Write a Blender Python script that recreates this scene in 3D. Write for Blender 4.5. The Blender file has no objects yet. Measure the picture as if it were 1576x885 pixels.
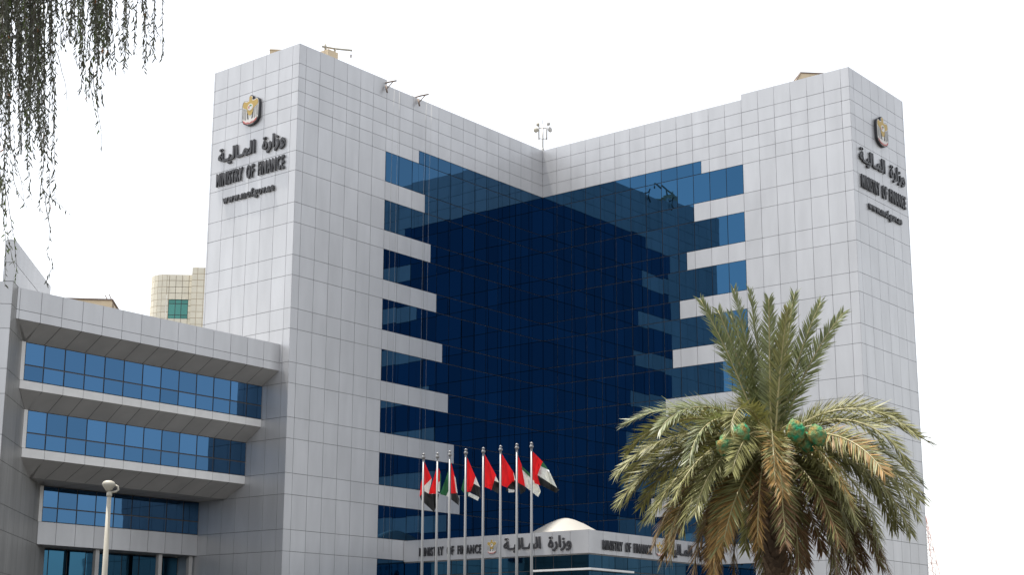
import bpy, bmesh, math, random
from mathutils import Vector, Matrix, Quaternion
random.seed(7)
rad = math.radians
sc = bpy.context.scene
col = sc.collection
S2 = math.sqrt(.5)

# ------------------------------------------------------------------ camera
cam_d = bpy.data.cameras.new('camera')
cam = bpy.data.objects.new('camera', cam_d); col.objects.link(cam)
CR = Vector((0.995358, -0.096072, 0.005733)); CU = Vector((-0.02642, -0.215475, 0.976152)); CF = Vector((0.092546, 0.971772, 0.217013))
CP = Vector((-17.2424, -130.9225, 1.6973)); FPX, CX, CY = 2373.828, 752.3035, 498.2897
cam.matrix_world = Matrix(((CR.x, CU.x, -CF.x, CP.x), (CR.y, CU.y, -CF.y, CP.y), (CR.z, CU.z, -CF.z, CP.z), (0, 0, 0, 1)))
cam_d.sensor_fit = 'HORIZONTAL'; cam_d.sensor_width = 36; cam_d.lens = 54.2245
cam_d.shift_x = 0.02265; cam_d.shift_y = 0.0354
cam_d.clip_end = 6000; cam_d.clip_start = .1
sc.camera = cam

# ------------------------------------------------------------------ light
SUN_EL, SUN_PHI = rad(74.5), rad(70)          # height of the sun; turn from the tower's left end face towards its back
shx, shy = S2 * (-math.sin(SUN_PHI) - math.cos(SUN_PHI)), -S2 * (math.cos(SUN_PHI) - math.sin(SUN_PHI))
sdir = Vector((shx * math.cos(SUN_EL), shy * math.cos(SUN_EL), math.sin(SUN_EL)))
w = bpy.data.worlds.new('World'); sc.world = w; w.use_nodes = True
nt = w.node_tree; bg = nt.nodes['Background']
sky = nt.nodes.new('ShaderNodeTexSky'); sky.sky_type = 'NISHITA'; sky.sun_disc = False
sky.sun_elevation = SUN_EL; sky.sun_rotation = math.atan2(sdir.x, sdir.y)
sky.air_density = 1.2; sky.dust_density = 1.5; sky.ozone_density = 1.0
hs = nt.nodes.new('ShaderNodeHueSaturation'); hs.inputs['Saturation'].default_value = .2
nt.links.new(sky.outputs[0], hs.inputs['Color']); nt.links.new(hs.outputs[0], bg.inputs[0])
bg.inputs[1].default_value = .15
sun_d = bpy.data.lights.new('sun', 'SUN'); sun_d.energy = 3.2; sun_d.angle = rad(1.5); sun_d.color = (1, .95, .87)
sun = bpy.data.objects.new('sun', sun_d); col.objects.link(sun)
sun.rotation_euler = sdir.to_track_quat('Z', 'Y').to_euler()
sc.view_settings.view_transform = 'Standard'; sc.view_settings.look = 'None'
sc.view_settings.exposure = 1.0; sc.view_settings.gamma = 1
sc.cycles.max_bounces = 8; sc.cycles.glossy_bounces = 5; sc.cycles.diffuse_bounces = 3

# ------------------------------------------------------------------ helpers
def W(a, b, z): return Vector((S2 * (b - a), -S2 * (a + b), z))      # the tower's own axes: a along its left wing, b along its right wing
EA, EB, EZ = Vector((-S2, -S2, 0)), Vector((S2, -S2, 0)), Vector((0, 0, 1))
def at(x, y, depth): return CP + depth * (CF + CR * ((x - CX) / FPX) - CU * ((y - CY) / FPX))
def at_z(x, y, z):
    d = CF + CR * ((x - CX) / FPX) - CU * ((y - CY) / FPX)
    return CP + d * ((z - CP.z) / d.z)

def tag(o, label=None, cat=None, group=None, kind=None):
    if label: o['label'] = label
    if cat: o['category'] = cat
    if group: o['group'] = group
    if kind: o['kind'] = kind
    return o
def empty(name, loc, label=None, cat=None, group=None, rz=0):
    o = bpy.data.objects.new(name, None); col.objects.link(o); o.location = loc; o.rotation_euler.z = rz
    o.empty_display_size = .2
    return tag(o, label, cat, group)

class MB:
    def __init__(s): s.v = []; s.f = []; s.m = []; s.var = []; s.sm = []
    def face(s, idx, mi=0, var=.5, smooth=False): s.f.append(idx); s.m.append(mi); s.var.append(var); s.sm.append(smooth)
    def quad(s, p, mi=0, var=.5):
        n = len(s.v); s.v += [Vector(q) for q in p]; s.face(tuple(range(n, n + len(p))), mi, var)
    def hexa(s, p, mi=0, var=.5, skip=()):          # p: 4 bottom then 4 top, counter-clockwise from outside/top
        n = len(s.v); s.v += [Vector(q) for q in p]
        for k, f in enumerate([(3, 2, 1, 0), (4, 5, 6, 7), (0, 1, 5, 4), (1, 2, 6, 5), (2, 3, 7, 6), (3, 0, 4, 7)]):
            if k not in skip: s.face(tuple(n + i for i in f), mi, var)
    def box(s, x0, x1, y0, y1, z0, z1, mi=0, var=.5, M=None):
        p = [(x0, y0, z0), (x1, y0, z0), (x1, y1, z0), (x0, y1, z0), (x0, y0, z1), (x1, y0, z1), (x1, y1, z1), (x0, y1, z1)]
        if M: p = [M(*q) for q in p]
        s.hexa(p, mi, var)
    def abox(s, a0, a1, b0, b1, z0, z1, mi=0, var=.5):
        # W(a,b,z): (b, a) ordering keeps the faces pointing out
        p = [W(a0, b0, z0), W(a1, b0, z0), W(a1, b1, z0), W(a0, b1, z0), W(a0, b0, z1), W(a1, b0, z1), W(a1, b1, z1), W(a0, b1, z1)]
        s.hexa(p, mi, var)
    def tube(s, pts, r, n=8, mi=0, var=.5, cap=True, smooth=True):
        pts = [Vector(p) for p in pts]
        if not isinstance(r, (list, tuple)): r = [r] * len(pts)
        base = len(s.v); prev = None
        for i, p in enumerate(pts):
            t = (pts[min(i + 1, len(pts) - 1)] - pts[max(i - 1, 0)]).normalized()
            if prev is None: e = t.cross(Vector((0, 0, 1)) if abs(t.z) < .9 else Vector((1, 0, 0))).normalized()
            else: e = (prev - t * prev.dot(t)).normalized()
            prev = e; g = t.cross(e)
            for k in range(n):
                an = 2 * math.pi * k / n
                s.v.append(p + (e * math.cos(an) + g * math.sin(an)) * r[i])
        for i in range(len(pts) - 1):
            for k in range(n):
                a, b = base + i * n + k, base + i * n + (k + 1) % n
                s.face((a, b, b + n, a + n), mi, var, smooth)
        if cap:
            s.face(tuple(base + k for k in reversed(range(n))), mi, var)
            s.face(tuple(base + (len(pts) - 1) * n + k for k in range(n)), mi, var)
    def lathe(s, c, prof, n=16, mi=0, var=.5, ax=EZ, smooth=True):
        ax = Vector(ax).normalized(); e = ax.cross(Vector((1, 0, 0)) if abs(ax.x) < .9 else Vector((0, 1, 0))).normalized(); g = ax.cross(e)
        base = len(s.v)
        for r, h in prof:
            for k in range(n):
                an = 2 * math.pi * k / n
                s.v.append(Vector(c) + ax * h + (e * math.cos(an) + g * math.sin(an)) * r)
        for i in range(len(prof) - 1):
            for k in range(n):
                a, b = base + i * n + k, base + i * n + (k + 1) % n
                s.face((a, b, b + n, a + n), mi, var, smooth)
        s.face(tuple(base + k for k in reversed(range(n))), mi, var); s.face(tuple(base + (len(prof) - 1) * n + k for k in range(n)), mi, var)
    def panel(s, O, eu, n, u0, u1, v0, v1, gap=.028, depth=.05, tilt=.002, mi=0, bmi=1, var=None, ev=EZ):
        # one cladding panel or pane standing proud of a dark backing
        if var is None: var = random.random()
        g = gap / 2
        fr = [(u0 + g, v0 + g), (u1 - g, v0 + g), (u1 - g, v1 - g), (u0 + g, v1 - g)]
        k = len(s.v)
        t0, t1, t2 = (random.uniform(-tilt, tilt) for _ in range(3))
        for (u, v), dd in zip(fr, (t0, t0 + t1, t0 + t1 + t2, t0 + t2)): s.v.append(O + eu * u + ev * v + n * dd)
        for (u, v) in fr: s.v.append(O + eu * u + ev * v - n * depth)
        flip = eu.cross(ev).dot(n) < 0
        F = [(0, 1, 2, 3), (0, 4, 5, 1), (1, 5, 6, 2), (2, 6, 7, 3), (3, 7, 4, 0)]
        for f in F:
            f = tuple(k + i for i in f); s.face(f[::-1] if flip else f, mi, var)
    def back(s, O, eu, n, u0, u1, v0, v1, depth=.045, mi=1, ev=EZ):
        p = [O + eu * u + ev * v - n * depth for u, v in ((u0, v0), (u1, v0), (u1, v1), (u0, v1))]
        if eu.cross(ev).dot(n) < 0: p.reverse()
        s.quad(p, mi)
    def grid(s, O, eu, n, us, vs, **k):
        for i in range(len(us) - 1):
            for j in range(len(vs) - 1):
                s.panel(O, eu, n, min(us[i], us[i + 1]), max(us[i], us[i + 1]), min(vs[j], vs[j + 1]), max(vs[j], vs[j + 1]), **k)
        s.back(O, eu, n, min(us), max(us), min(vs), max(vs), mi=k.get('bmi', 1), ev=k.get('ev', EZ))
    def build(s, name, mats, parent=None, loc=None):
        me = bpy.data.meshes.new(name)
        o = bpy.data.objects.new(name, me); col.objects.link(o)
        off = Vector((0, 0, 0))
        if parent is not None: o.parent = parent; off = root_loc(parent)
        elif loc is not None: off = Vector(loc); o.location = off
        me.from_pydata([tuple(v - off) for v in s.v], [], s.f)
        for m in (mats if isinstance(mats, (list, tuple)) else [mats]): me.materials.append(m)
        nm = len(me.materials)
        me.polygons.foreach_set('material_index', [min(i, nm - 1) for i in s.m])
        me.polygons.foreach_set('use_smooth', s.sm)
        at_ = me.attributes.new('var', 'FLOAT', 'FACE'); at_.data.foreach_set('value', s.var)
        me.update()
        return o
def root_loc(p):
    l = Vector(p.location)
    while p.parent is not None: p = p.parent; l += Vector(p.location)
    return l

# ------------------------------------------------------------------ materials
def mat(name, base, rough=.5, metal=0, spec=.5, var=0, noise=0, nscale=1.0, bump=0, bscale=2.0, stretch=(1, 1, 1), col2=None, trans=0):
    m = bpy.data.materials.new(name); m.use_nodes = True
    t = m.node_tree; p = t.nodes['Principled BSDF']; L = t.links.new
    p.inputs['Base Color'].default_value = (*base, 1); p.inputs['Roughness'].default_value = rough
    p.inputs['Metallic'].default_value = metal; p.inputs['Specular IOR Level'].default_value = spec
    tc = t.nodes.new('ShaderNodeTexCoord'); mp = t.nodes.new('ShaderNodeMapping'); mp.inputs['Scale'].default_value = stretch
    L(tc.outputs['Object'], mp.inputs['Vector'])
    if var or noise or col2:
        c = None
        if col2:
            nz = t.nodes.new('ShaderNodeTexNoise'); nz.inputs['Scale'].default_value = nscale; nz.inputs['Detail'].default_value = 4
            L(mp.outputs[0], nz.inputs['Vector'])
            rp = t.nodes.new('ShaderNodeValToRGB'); rp.color_ramp.elements[0].position = .35; rp.color_ramp.elements[1].position = .65
            rp.color_ramp.elements[0].color = (*base, 1); rp.color_ramp.elements[1].color = (*col2, 1)
            L(nz.outputs['Fac'], rp.inputs[0]); c = rp.outputs[0]
        val = None
        if var:
            a = t.nodes.new('ShaderNodeAttribute'); a.attribute_name = 'var'
            mr = t.nodes.new('ShaderNodeMapRange'); mr.inputs['To Min'].default_value = 1 - var; mr.inputs['To Max'].default_value = 1 + var
            L(a.outputs['Fac'], mr.inputs['Value']); val = mr.outputs[0]
        if noise:
            nz2 = t.nodes.new('ShaderNodeTexNoise'); nz2.inputs['Scale'].default_value = nscale; nz2.inputs['Detail'].default_value = 5
            L(mp.outputs[0], nz2.inputs['Vector'])
            mr2 = t.nodes.new('ShaderNodeMapRange'); mr2.inputs['From Min'].default_value = .3; mr2.inputs['From Max'].default_value = .7
            mr2.inputs['To Min'].default_value = 1 - noise; mr2.inputs['To Max'].default_value = 1 + noise
            L(nz2.outputs['Fac'], mr2.inputs['Value'])
            if val is None: val = mr2.outputs[0]
            else:
                mm = t.nodes.new('ShaderNodeMath'); mm.operation = 'MULTIPLY'; L(val, mm.inputs[0]); L(mr2.outputs[0], mm.inputs[1]); val = mm.outputs[0]
        if val is not None:
            mx = t.nodes.new('ShaderNodeVectorMath'); mx.operation = 'SCALE'
            if c is not None: L(c, mx.inputs[0])
            else: mx.inputs[0].default_value = base
            L(val, mx.inputs['Scale']); c = mx.outputs[0]
        L(c, p.inputs['Base Color'])
    if bump:
        nb = t.nodes.new('ShaderNodeTexNoise'); nb.inputs['Scale'].default_value = bscale; nb.inputs['Detail'].default_value = 2
        L(mp.outputs[0], nb.inputs['Vector'])
        bp = t.nodes.new('ShaderNodeBump'); bp.inputs['Strength'].default_value = 1; bp.inputs['Distance'].default_value = bump
        L(nb.outputs['Fac'], bp.inputs['Height']); L(bp.outputs[0], p.inputs['Normal'])
    if trans:
        tl = t.nodes.new('ShaderNodeBsdfTranslucent'); tl.inputs[0].default_value = (base[0] * 1.3, base[1] * 1.3, base[2], 1)
        ms = t.nodes.new('ShaderNodeMixShader'); ms.inputs[0].default_value = trans
        L(p.outputs[0], ms.inputs[1]); L(tl.outputs[0], ms.inputs[2]); L(ms.outputs[0], t.nodes['Material Output'].inputs[0])
    return m
M = {}
M['panel'] = mat('aluminium_panel', (.53, .53, .542), .42, metal=.4, var=.035, noise=.06, nscale=.9, stretch=(1, 1, .25), spec=.6)
M['white_panel'] = mat('white_panel', (.72, .71, .695), .45, var=.02, noise=.05, nscale=1.2)
M['joint'] = mat('panel_joint', (.06, .06, .063), .8)
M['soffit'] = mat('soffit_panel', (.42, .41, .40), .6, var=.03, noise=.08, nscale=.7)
M['dark_clad'] = mat('grey_cladding', (.28, .275, .265), .42, var=.03, noise=.16, nscale=.8, stretch=(1, 1, .18))  # darker grey than the panels, streaked vertically
M['glass'] = mat('blue_mirror_glass', (.027, .082, .160), .012, metal=1, var=.10, bump=.0016, bscale=.4)
M['glass_low'] = mat('blue_window_glass', (.042, .104, .20), .02, metal=1, var=.16, bump=.003, bscale=.6)
M['glass_dim'] = mat('teal_window_glass', (.03, .10, .17), .03, metal=1, var=.12, bump=.006, bscale=.5)
M['mullion'] = mat('dark_mullion', (.06, .06, .065), .5)
M['letter'] = mat('charcoal_letter', (.035, .035, .04), .45)
M['beige'] = mat('beige_cladding', (.80, .74, .60), .6, var=.05, noise=.05)
M['beige_joint'] = mat('beige_joint', (.48, .37, .24), .9)
M['green_glass'] = mat('green_glass', (.06, .2, .17), .1, metal=.6, var=.15)
M['roofing'] = mat('grey_roofing', (.20, .195, .19), .9, noise=.1)
M['tan'] = mat('tan_painted_metal', (.62, .50, .34), .6, noise=.08)
M['steel'] = mat('galvanised_steel', (.45, .44, .42), .45, metal=.3, noise=.1, nscale=6)
M['rust'] = mat('weathered_steel', (.20, .15, .12), .7, noise=.2, nscale=5)
M['pole'] = mat('silver_pole', (.21, .21, .21), .38, metal=.3)
M['cream'] = mat('cream_painted_steel', (.36, .335, .275), .5, noise=.05, nscale=4)
M['white'] = mat('white_membrane', (.38, .36, .325), .6, noise=.03)
M['ground'] = mat('dusty_tarmac', (.052, .05, .046), .9, noise=.12, nscale=.3)
M['asphalt'] = mat('asphalt', (.05, .05, .052), .9, noise=.2, nscale=1.5)
M['kerb'] = mat('concrete_kerb', (.4, .39, .37), .85, noise=.1, nscale=2)
M['red'] = mat('red_cloth', (.74, .012, .018), .75, trans=.4)
M['green'] = mat('green_cloth', (.02, .13, .05), .75, trans=.2)
M['whitec'] = mat('white_cloth', (.78, .78, .77), .8, trans=.25)
M['black'] = mat('black_cloth', (.008, .008, .009), .75)
M['gold'] = mat('gold_paint', (.50, .34, .09), .5)
M['ewhite'] = mat('emblem_white', (.72, .70, .66), .5)
M['ered'] = mat('emblem_red', (.50, .10, .09), .5)
M['egreen'] = mat('emblem_green', (.05, .25, .1), .5)

# ------------------------------------------------------------------ ground
g = MB(); g.quad([(-2500, -1500, 0), (2500, -1500, 0), (2500, 3000, 0), (-2500, 3000, 0)])
tag(g.build('ground', M['ground']), kind='structure')
g = MB(); g.box(-300, 300, -116, -104, -.05, .006); tag(g.build('road', M['asphalt']), kind='structure')
g = MB(); g.box(-300, 300, -104, -103.8, -.05, .13); g.box(-300, 300, -116.2, -116, -.05, .13); tag(g.build('kerb', M['kerb']), kind='structure')

# ------------------------------------------------------------------ tower
LV = [47.5, 45.91, 44.81, 43.70, 42.60, 41.50]
z = 41.5
k = 0
while z > 1.6:
    z -= 2.475 if k % 2 == 0 else 1.525; k += 1
    LV.append(round(z, 3))
LV.append(0.0)
EDGE = 20.4; MOD = EDGE / 13
EDGE_U = [30, 29.28, 27.81, 26.34, 24.87, 23.40, 21.93, EDGE]
INNER_U = [EDGE - MOD * i for i in range(14)]
tower = empty('office_tower', (0, 0, 0), 'tall V shaped grey panelled tower with stepped dark blue glass in its inner corner', 'building')
def facade(O, eu, n):
    wl = MB()
    # outer strip, full height
    vs = LV
    wl.grid(O, eu, n, EDGE_U, vs)
    # band of panels above the glass
    wl.grid(O, eu, n, INNER_U, [47.04] + LV[1:5])
    g0 = MB(); half = EDGE - 2.5 * MOD
    # row between the fourth and fifth joint: panels outside, glass inside
    us = [EDGE, EDGE - MOD, EDGE - 2 * MOD, half]
    wl.grid(O, eu, n, us, [LV[4], LV[5]])
    gi = [half] + [u for u in INNER_U if u < half - .01]
    gl = dict(gap=.055, tilt=.0055, depth=.06)
    g0.grid(O, eu, n, gi, [LV[4], LV[5]], **gl)
    g0.build('spandrel_glass', [M['glass'], M['mullion']], tower)
    k = 0
    for i in range(5, len(LV) - 1):
        z1, z0 = LV[i], LV[i + 1]
        if (i - 5) % 2 == 0:
            b = MB(); b.grid(O, eu, n, INNER_U, [z1, z0], **gl); b.build('window_band', [M['glass'], M['mullion']], tower)
        else:
            e = EDGE - 3 * MOD - .5 * MOD * k; k += 1
            us = [u for u in INNER_U if u > e + .01] + [e]
            wl.grid(O, eu, n, us, [z1, z0])
            gi = [e] + [u for u in INNER_U if u < e - .01]
            b = MB(); b.grid(O, eu, n, gi, [z1, z0], **gl); b.build('spandrel_glass', [M['glass'], M['mullion']], tower)
    # bright returns of the cladding beside the glass edge
    wl.build('facade_wall', [M['panel'], M['joint']], tower)
facade(Vector((0, 0, 0)), EA, EB)
facade(Vector((0, 0, 0)), EB, EA)
END_U = [0, .72] + [.72 + 1.47 * i for i in range(1, 7)] + [9.72]
def end_face(O, eu, n, us):
    b = MB(); b.grid(O, eu, n, us, LV); b.build('end_wall', [M['panel'], M['joint']], tower)
end_face(W(30, 0, 0), -EB, EA, END_U)
end_face(W(0, 30, 0), -EA, EB, END_U)
bk = MB()
D = 9.72
for O, eu, n, us in ((W(30, -D, 0), -EA, -EB, [0, 10, 20, 30, 30 + D]), (W(-D, 30, 0), -EB, -EA, [0, 10, 20, 30, 30 + D])):
    bk.grid(O, eu, n, us, [47.04, 39, 31, 23, 15, 7, 0])
bk.build('back_wall', [M['panel'], M['joint']], tower)
rf = MB()
c = .06
rf.abox(-D + c, 30 - c, -D + c, -c, 46.0, 46.4); rf.abox(-D + c, -c, -c, 30 - c, 46.0, 46.4)
rf.build('roof', M['roofing'], tower)
pp = MB()     # parapet copings and inner upstands
t = .35
pp.abox(EDGE, 30 - .02, -t, -.02, 46.4, 47.46); pp.abox(30 - t, 30 - .02, -D + .02, -t, 46.4, 47.46); pp.abox(EDGE, 30 - t, -D + .02, -D + t, 46.4, 47.46)
pp.abox(-t, -.02, EDGE, 30 - .02, 46.4, 47.46); pp.abox(-D + .02, -t, 30 - t, 30 - .02, 46.4, 47.46); pp.abox(-D + .02, -D + t, EDGE, 30 - t, 46.4, 47.46)
pp.abox(-t, EDGE, -t, -.02, 46.4, 47.0); pp.abox(-t, -.02, -.02, EDGE, 46.4, 47.0)
pp.abox(-D + .02, EDGE, -D + .02, -D + t, 46.4, 47.0); pp.abox(-D + .02, -D + t, -D + t, EDGE, 46.4, 47.0)
pp.build('parapet', M['panel'], tower)

# ------------------------------------------------------------------ low wing
wing = empty('office_wing', W(41, -4, 0), 'low grey office wing with overhanging storeys and three ribbon windows beside the tower', 'building')
A1 = lambda b: 52.93 + b                       # the splayed left end wall: a - b = 52.93
FM = 1.553
def wing_us(a_end, start): 
    us = [30.0]; u = start
    while u < a_end - .2: us.append(u); u += FM
    us.append(a_end); return us
fa = MB(); O = W(0, -1, 0)
fus = wing_us(A1(-1), 31.54)
fa.grid(O, EA, EB, fus, [24.42, 23.03, 22.44])
fa.build('fascia', [M['panel'], M['joint']], wing)
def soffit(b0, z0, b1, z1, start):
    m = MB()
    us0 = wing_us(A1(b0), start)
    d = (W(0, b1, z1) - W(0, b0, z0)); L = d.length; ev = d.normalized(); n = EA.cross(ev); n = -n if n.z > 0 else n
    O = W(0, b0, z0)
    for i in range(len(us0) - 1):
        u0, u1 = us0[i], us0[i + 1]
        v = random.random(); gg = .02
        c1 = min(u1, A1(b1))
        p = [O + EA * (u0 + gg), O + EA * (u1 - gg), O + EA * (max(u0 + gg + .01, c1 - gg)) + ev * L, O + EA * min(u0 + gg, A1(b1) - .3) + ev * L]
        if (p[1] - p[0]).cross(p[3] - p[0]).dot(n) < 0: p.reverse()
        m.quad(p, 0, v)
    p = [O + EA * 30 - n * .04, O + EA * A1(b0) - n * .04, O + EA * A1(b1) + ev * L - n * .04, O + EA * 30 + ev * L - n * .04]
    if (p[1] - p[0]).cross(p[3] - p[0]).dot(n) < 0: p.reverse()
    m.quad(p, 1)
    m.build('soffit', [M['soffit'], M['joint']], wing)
def ribbon(b, z1, zm, z0, start, mt='glass_low'):
    m = MB(); O = W(0, b, 0)
    us = wing_us(A1(b) - .25, start)
    m.grid(O, EA, EB, us, [z1, zm, z0], gap=.09, tilt=.004, depth=.07)
    wnd = m.build('window_band', [M[mt], M['mullion']], wing)
    j = MB(); j.abox(A1(b) - .25, A1(b) + .05, b - .3, b + .02, z0, z1); j.build('jamb', M['white_panel'], wnd)
def sill(b, z1, z0, start, mt='white_panel'):
    m = MB(); m.grid(W(0, b + .012, 0), EA, EB, wing_us(A1(b), start), [z1, z0]); m.build('sill_band', [M[mt], M['joint']], wing)
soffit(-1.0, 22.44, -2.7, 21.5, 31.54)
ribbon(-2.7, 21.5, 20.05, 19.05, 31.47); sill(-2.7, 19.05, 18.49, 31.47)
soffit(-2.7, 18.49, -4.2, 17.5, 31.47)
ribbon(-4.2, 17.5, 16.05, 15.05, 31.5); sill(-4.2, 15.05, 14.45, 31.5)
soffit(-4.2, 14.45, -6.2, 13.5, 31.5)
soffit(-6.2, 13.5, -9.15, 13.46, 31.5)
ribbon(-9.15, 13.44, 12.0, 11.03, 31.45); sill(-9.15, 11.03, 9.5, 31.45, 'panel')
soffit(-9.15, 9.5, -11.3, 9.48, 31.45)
m = MB(); m.grid(W(0, -11.3, 0), EA, EB, wing_us(A1(-11.3) + .3, 32.0), [9.46, 6.6, 3.3, 0], gap=.08, tilt=.007, depth=.06)
m.build('ground_floor_glazing', [M['glass_dim'], M['mullion']], wing)
for a in (30.3, 33.1, 38.6):
    m = MB(); m.abox(a - .16, a + .16, -9.75, -9.45, 0, 9.47); m.build('column', M['soffit'], wing)
m = MB()
for b0, z0, z1 in ((-1.2, 22.6, 24.05), (-2.85, 18.6, 22.6), (-4.35, 14.5, 18.6), (-6.4, 13.62, 14.5), (-9.3, 9.62, 13.62), (-11.5, .02, 9.62)):
    q = [(30.06, b0), (A1(b0) - .08, b0), (A1(-24) - .08, -24), (30.06, -24)]
    m.hexa([W(*p, z0) for p in q] + [W(*p, z1) for p in q])
m.build('backing_fill', M['joint'], wing)  # opaque fill added behind the glass to block sky through the gaps
m = MB()   # wall at the back of the recess beside the tower end
m.grid(W(30, -9.72, 0), -EB, EA, [0, 1.5, 3, 14.5], [9.5, 7, 3.5, 0]); m.build('recess_wall', [M['panel'], M['joint']], wing)
m = MB()
p0, p1, p2, p3 = W(30.03, -1.1, 24.1), W(A1(-1.1), -1.1, 24.1), W(A1(-24) + 5, -24, 24.1), W(30.03, -24, 24.1)
dz = Vector((0, 0, .2)); m.hexa([p0, p1, p2, p3, p0 + dz, p1 + dz, p2 + dz, p3 + dz]); m.build('roof', M['roofing'], wing)
# splayed end wall, its tall fin and the pier in front (world axes)
X0, Y0 = -37.43, -37.43
m = MB()
yl = [0, .75] + [.75 + 1.5 * i for i in range(1, 13)]
m.grid(Vector((X0, Y0, 0)), Vector((0, 1, 0)), Vector((1, 0, 0)), yl, [24.42] + [z for z in LV if z < 24], tilt=.001)
m.build('splayed_wall', [M['dark_clad'], M['joint']], wing)
m = MB()
FD = 11.75
m.grid(Vector((X0, Y0, 0)), Vector((0, 1, 0)), Vector((1, 0, 0)), [0, FD], [27.0, 25.62, 24.44], gap=.03)
m.grid(Vector((X0, Y0, 0)), Vector((-1, 0, 0)), Vector((0, -1, 0)), [0, .66], [27.0, 25.62, 24.44])
m.box(X0 - .66, X0 - .045, Y0 + .045, Y0 + FD, 24.3, 26.99)
m.hexa([(X0 - .66, Y0, 27.0), (X0, Y0, 27.0), (X0, Y0 + FD, 27.0), (X0 - .66, Y0 + FD, 27.0), (X0 - .4, Y0, 27.1), (X0 - .3, Y0, 27.1), (X0 - .1, Y0 + FD, 27.03), (X0 - .5, Y0 + FD, 27.03)])
m.build('fin_wall', [M['panel'], M['joint']], wing)
m = MB()
m.grid(Vector((X0, Y0, 0)), Vector((-1, 0, 0)), Vector((0, -1, 0)), [0, 1.6, 3.2, 4.8, 6.4], [24.42] + [z for z in LV if z < 24])
m.box(X0 - 6.4, X0 - .05, Y0 + .05, Y0 + 14, 0, 24.40)
m.build('pier', [M['panel'], M['joint']], wing)

# ------------------------------------------------------------------ entrance pavilion
PA, PB = 17.49, 17.37
pav = empty('entrance_pavilion', W(8.7, 8.7, 0), 'low entrance pavilion with pale sign band and dome in the tower corner', 'building')
us = [0.02] + [1.57 + 1.578 * i for i in range(0, 10)] + [PB]
m = MB(); m.grid(W(PA, 0, 0), EB, EA, us, [11.0, 9.37]); m.grid(W(0, PB, 0), EA, EB, us[:-1] + [PA], [11.0, 9.37])
m.build('sign_band', [M['panel'], M['joint']], pav)
m = MB(); i = .12
m.grid(W(PA - i, 0, 0), EB, EA, us[:-1] + [PB - i], [9.36, 8.3, 5, 2.5, 0], gap=.07, tilt=.004, depth=.06)
m.grid(W(0, PB - i, 0), EA, EB, us[:-1] + [PA - i], [9.36, 8.3, 5, 2.5, 0], gap=.07, tilt=.004, depth=.06)
m.build('glazing', [M['glass_dim'], M['mullion']], pav)
m = MB(); m.abox(.05, PA - .06, .05, PB - .06, 9.3, 10.7); m.build('roof', M['roofing'], pav)
m = MB(); m.abox(PA - .1, PA + .45, 12.7, PB + .45, 8.2, 8.34); m.abox(12.64, PA - .1, PB - .1, PB + .45, 8.2, 8.34); m.build('ledge', M['white_panel'], pav)
m = MB(); m.lathe(W(8.9, 9.0, 0), [(4.2, 10.7), (4.0, 10.95), (3.2, 11.4), (2.35, 11.92), (1.4, 12.45), (.7, 12.74), (.25, 12.86), (.02, 12.88)], n=24, smooth=True)
m.build('dome', M['white'], pav)

# ------------------------------------------------------------------ lettering and emblems
GL = {}
def glyph(ch, offset, arabic):
    key = (ch, offset)
    if key in GL: return GL[key]
    def mk(s):
        c = bpy.data.curves.new('glyph', 'FONT'); c.body = s; c.offset = offset; c.fill_mode = 'BOTH'; c.extrude = .06; c.resolution_u = 3
        o = bpy.data.objects.new('glyph', c); col.objects.link(o)
        dg = bpy.context.evaluated_depsgraph_get(); me = bpy.data.meshes.new_from_object(o.evaluated_get(dg))
        bpy.data.objects.remove(o); bpy.data.curves.remove(c)
        return me
    def wd(me):
        xs = [v.co.x for v in me.vertices]; return (min(xs), max(xs)) if xs else (0, 0)
    a = wd(mk('H' + ch + 'H')); b = wd(mk('HH'))
    adv = (a[1] - a[0]) - (b[1] - b[0])
    me = mk(ch) if ch != ' ' else None
    GL[key] = (me, adv)
    return GL[key]
def sign_line(name, text, O, eu, n, x0, x1, z0, z1, label, offset=.02, cap=.7, depth=.11, arabic=False, parts='letter', cat='lettering', group=None, base=0.0):
    """text from x0 to x1 along eu, its letters' bodies between heights z0 and z1"""
    items = [(ch,) + glyph(ch, offset, arabic) for ch in text]
    items = [(c_, m_, a_ * (2.0 if c_ == ' ' else 1)) for c_, m_, a_ in items]
    total = sum(i[2] for i in items)
    ys = [v.co.y for i in items if i[1] for v in i[1].vertices]; ylo, yhi = min(ys), max(ys)
    sx = (x1 - x0) / total; sy = (z1 - z0) / (yhi - ylo)
    root = empty(name, O + eu * (x0 + x1) / 2 + EZ * z0, label, cat, group)
    rl = Vector(root.location)
    x = x0
    for q, (ch, me, adv) in enumerate(items):
        if me is not None:
            tr = 1 if arabic else .87
            mm = me.copy(); mm.materials.clear(); mm.materials.append(M['letter'])
            o = bpy.data.objects.new(parts, mm); col.objects.link(o); o.parent = root
            zz = depth * (1 + .02 * (q % 2))
            T = Matrix(((eu.x * sx * tr, 0, n.x * zz / .12, 0), (eu.y * sx * tr, 0, n.y * zz / .12, 0), (0, sy, 0, 0), (0, 0, 0, 1)))
            T.translation = O + eu * (x + adv * sx * (1 - tr) / 2) + EZ * (z0 - ylo * sy) + n * (.04 + zz / 2) - rl
            mm.transform(T)
            if T.to_3x3().determinant() < 0: mm.flip_normals()
        x += adv * sx
    return root
AR = '\uFE94\u0640\uFEF4\uFEDF\uFE8E\u0640\uFEE4\uFEDF\uFE8D \uFE93\uFEAD\uFE8D\uFEAF\uFEED'

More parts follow.
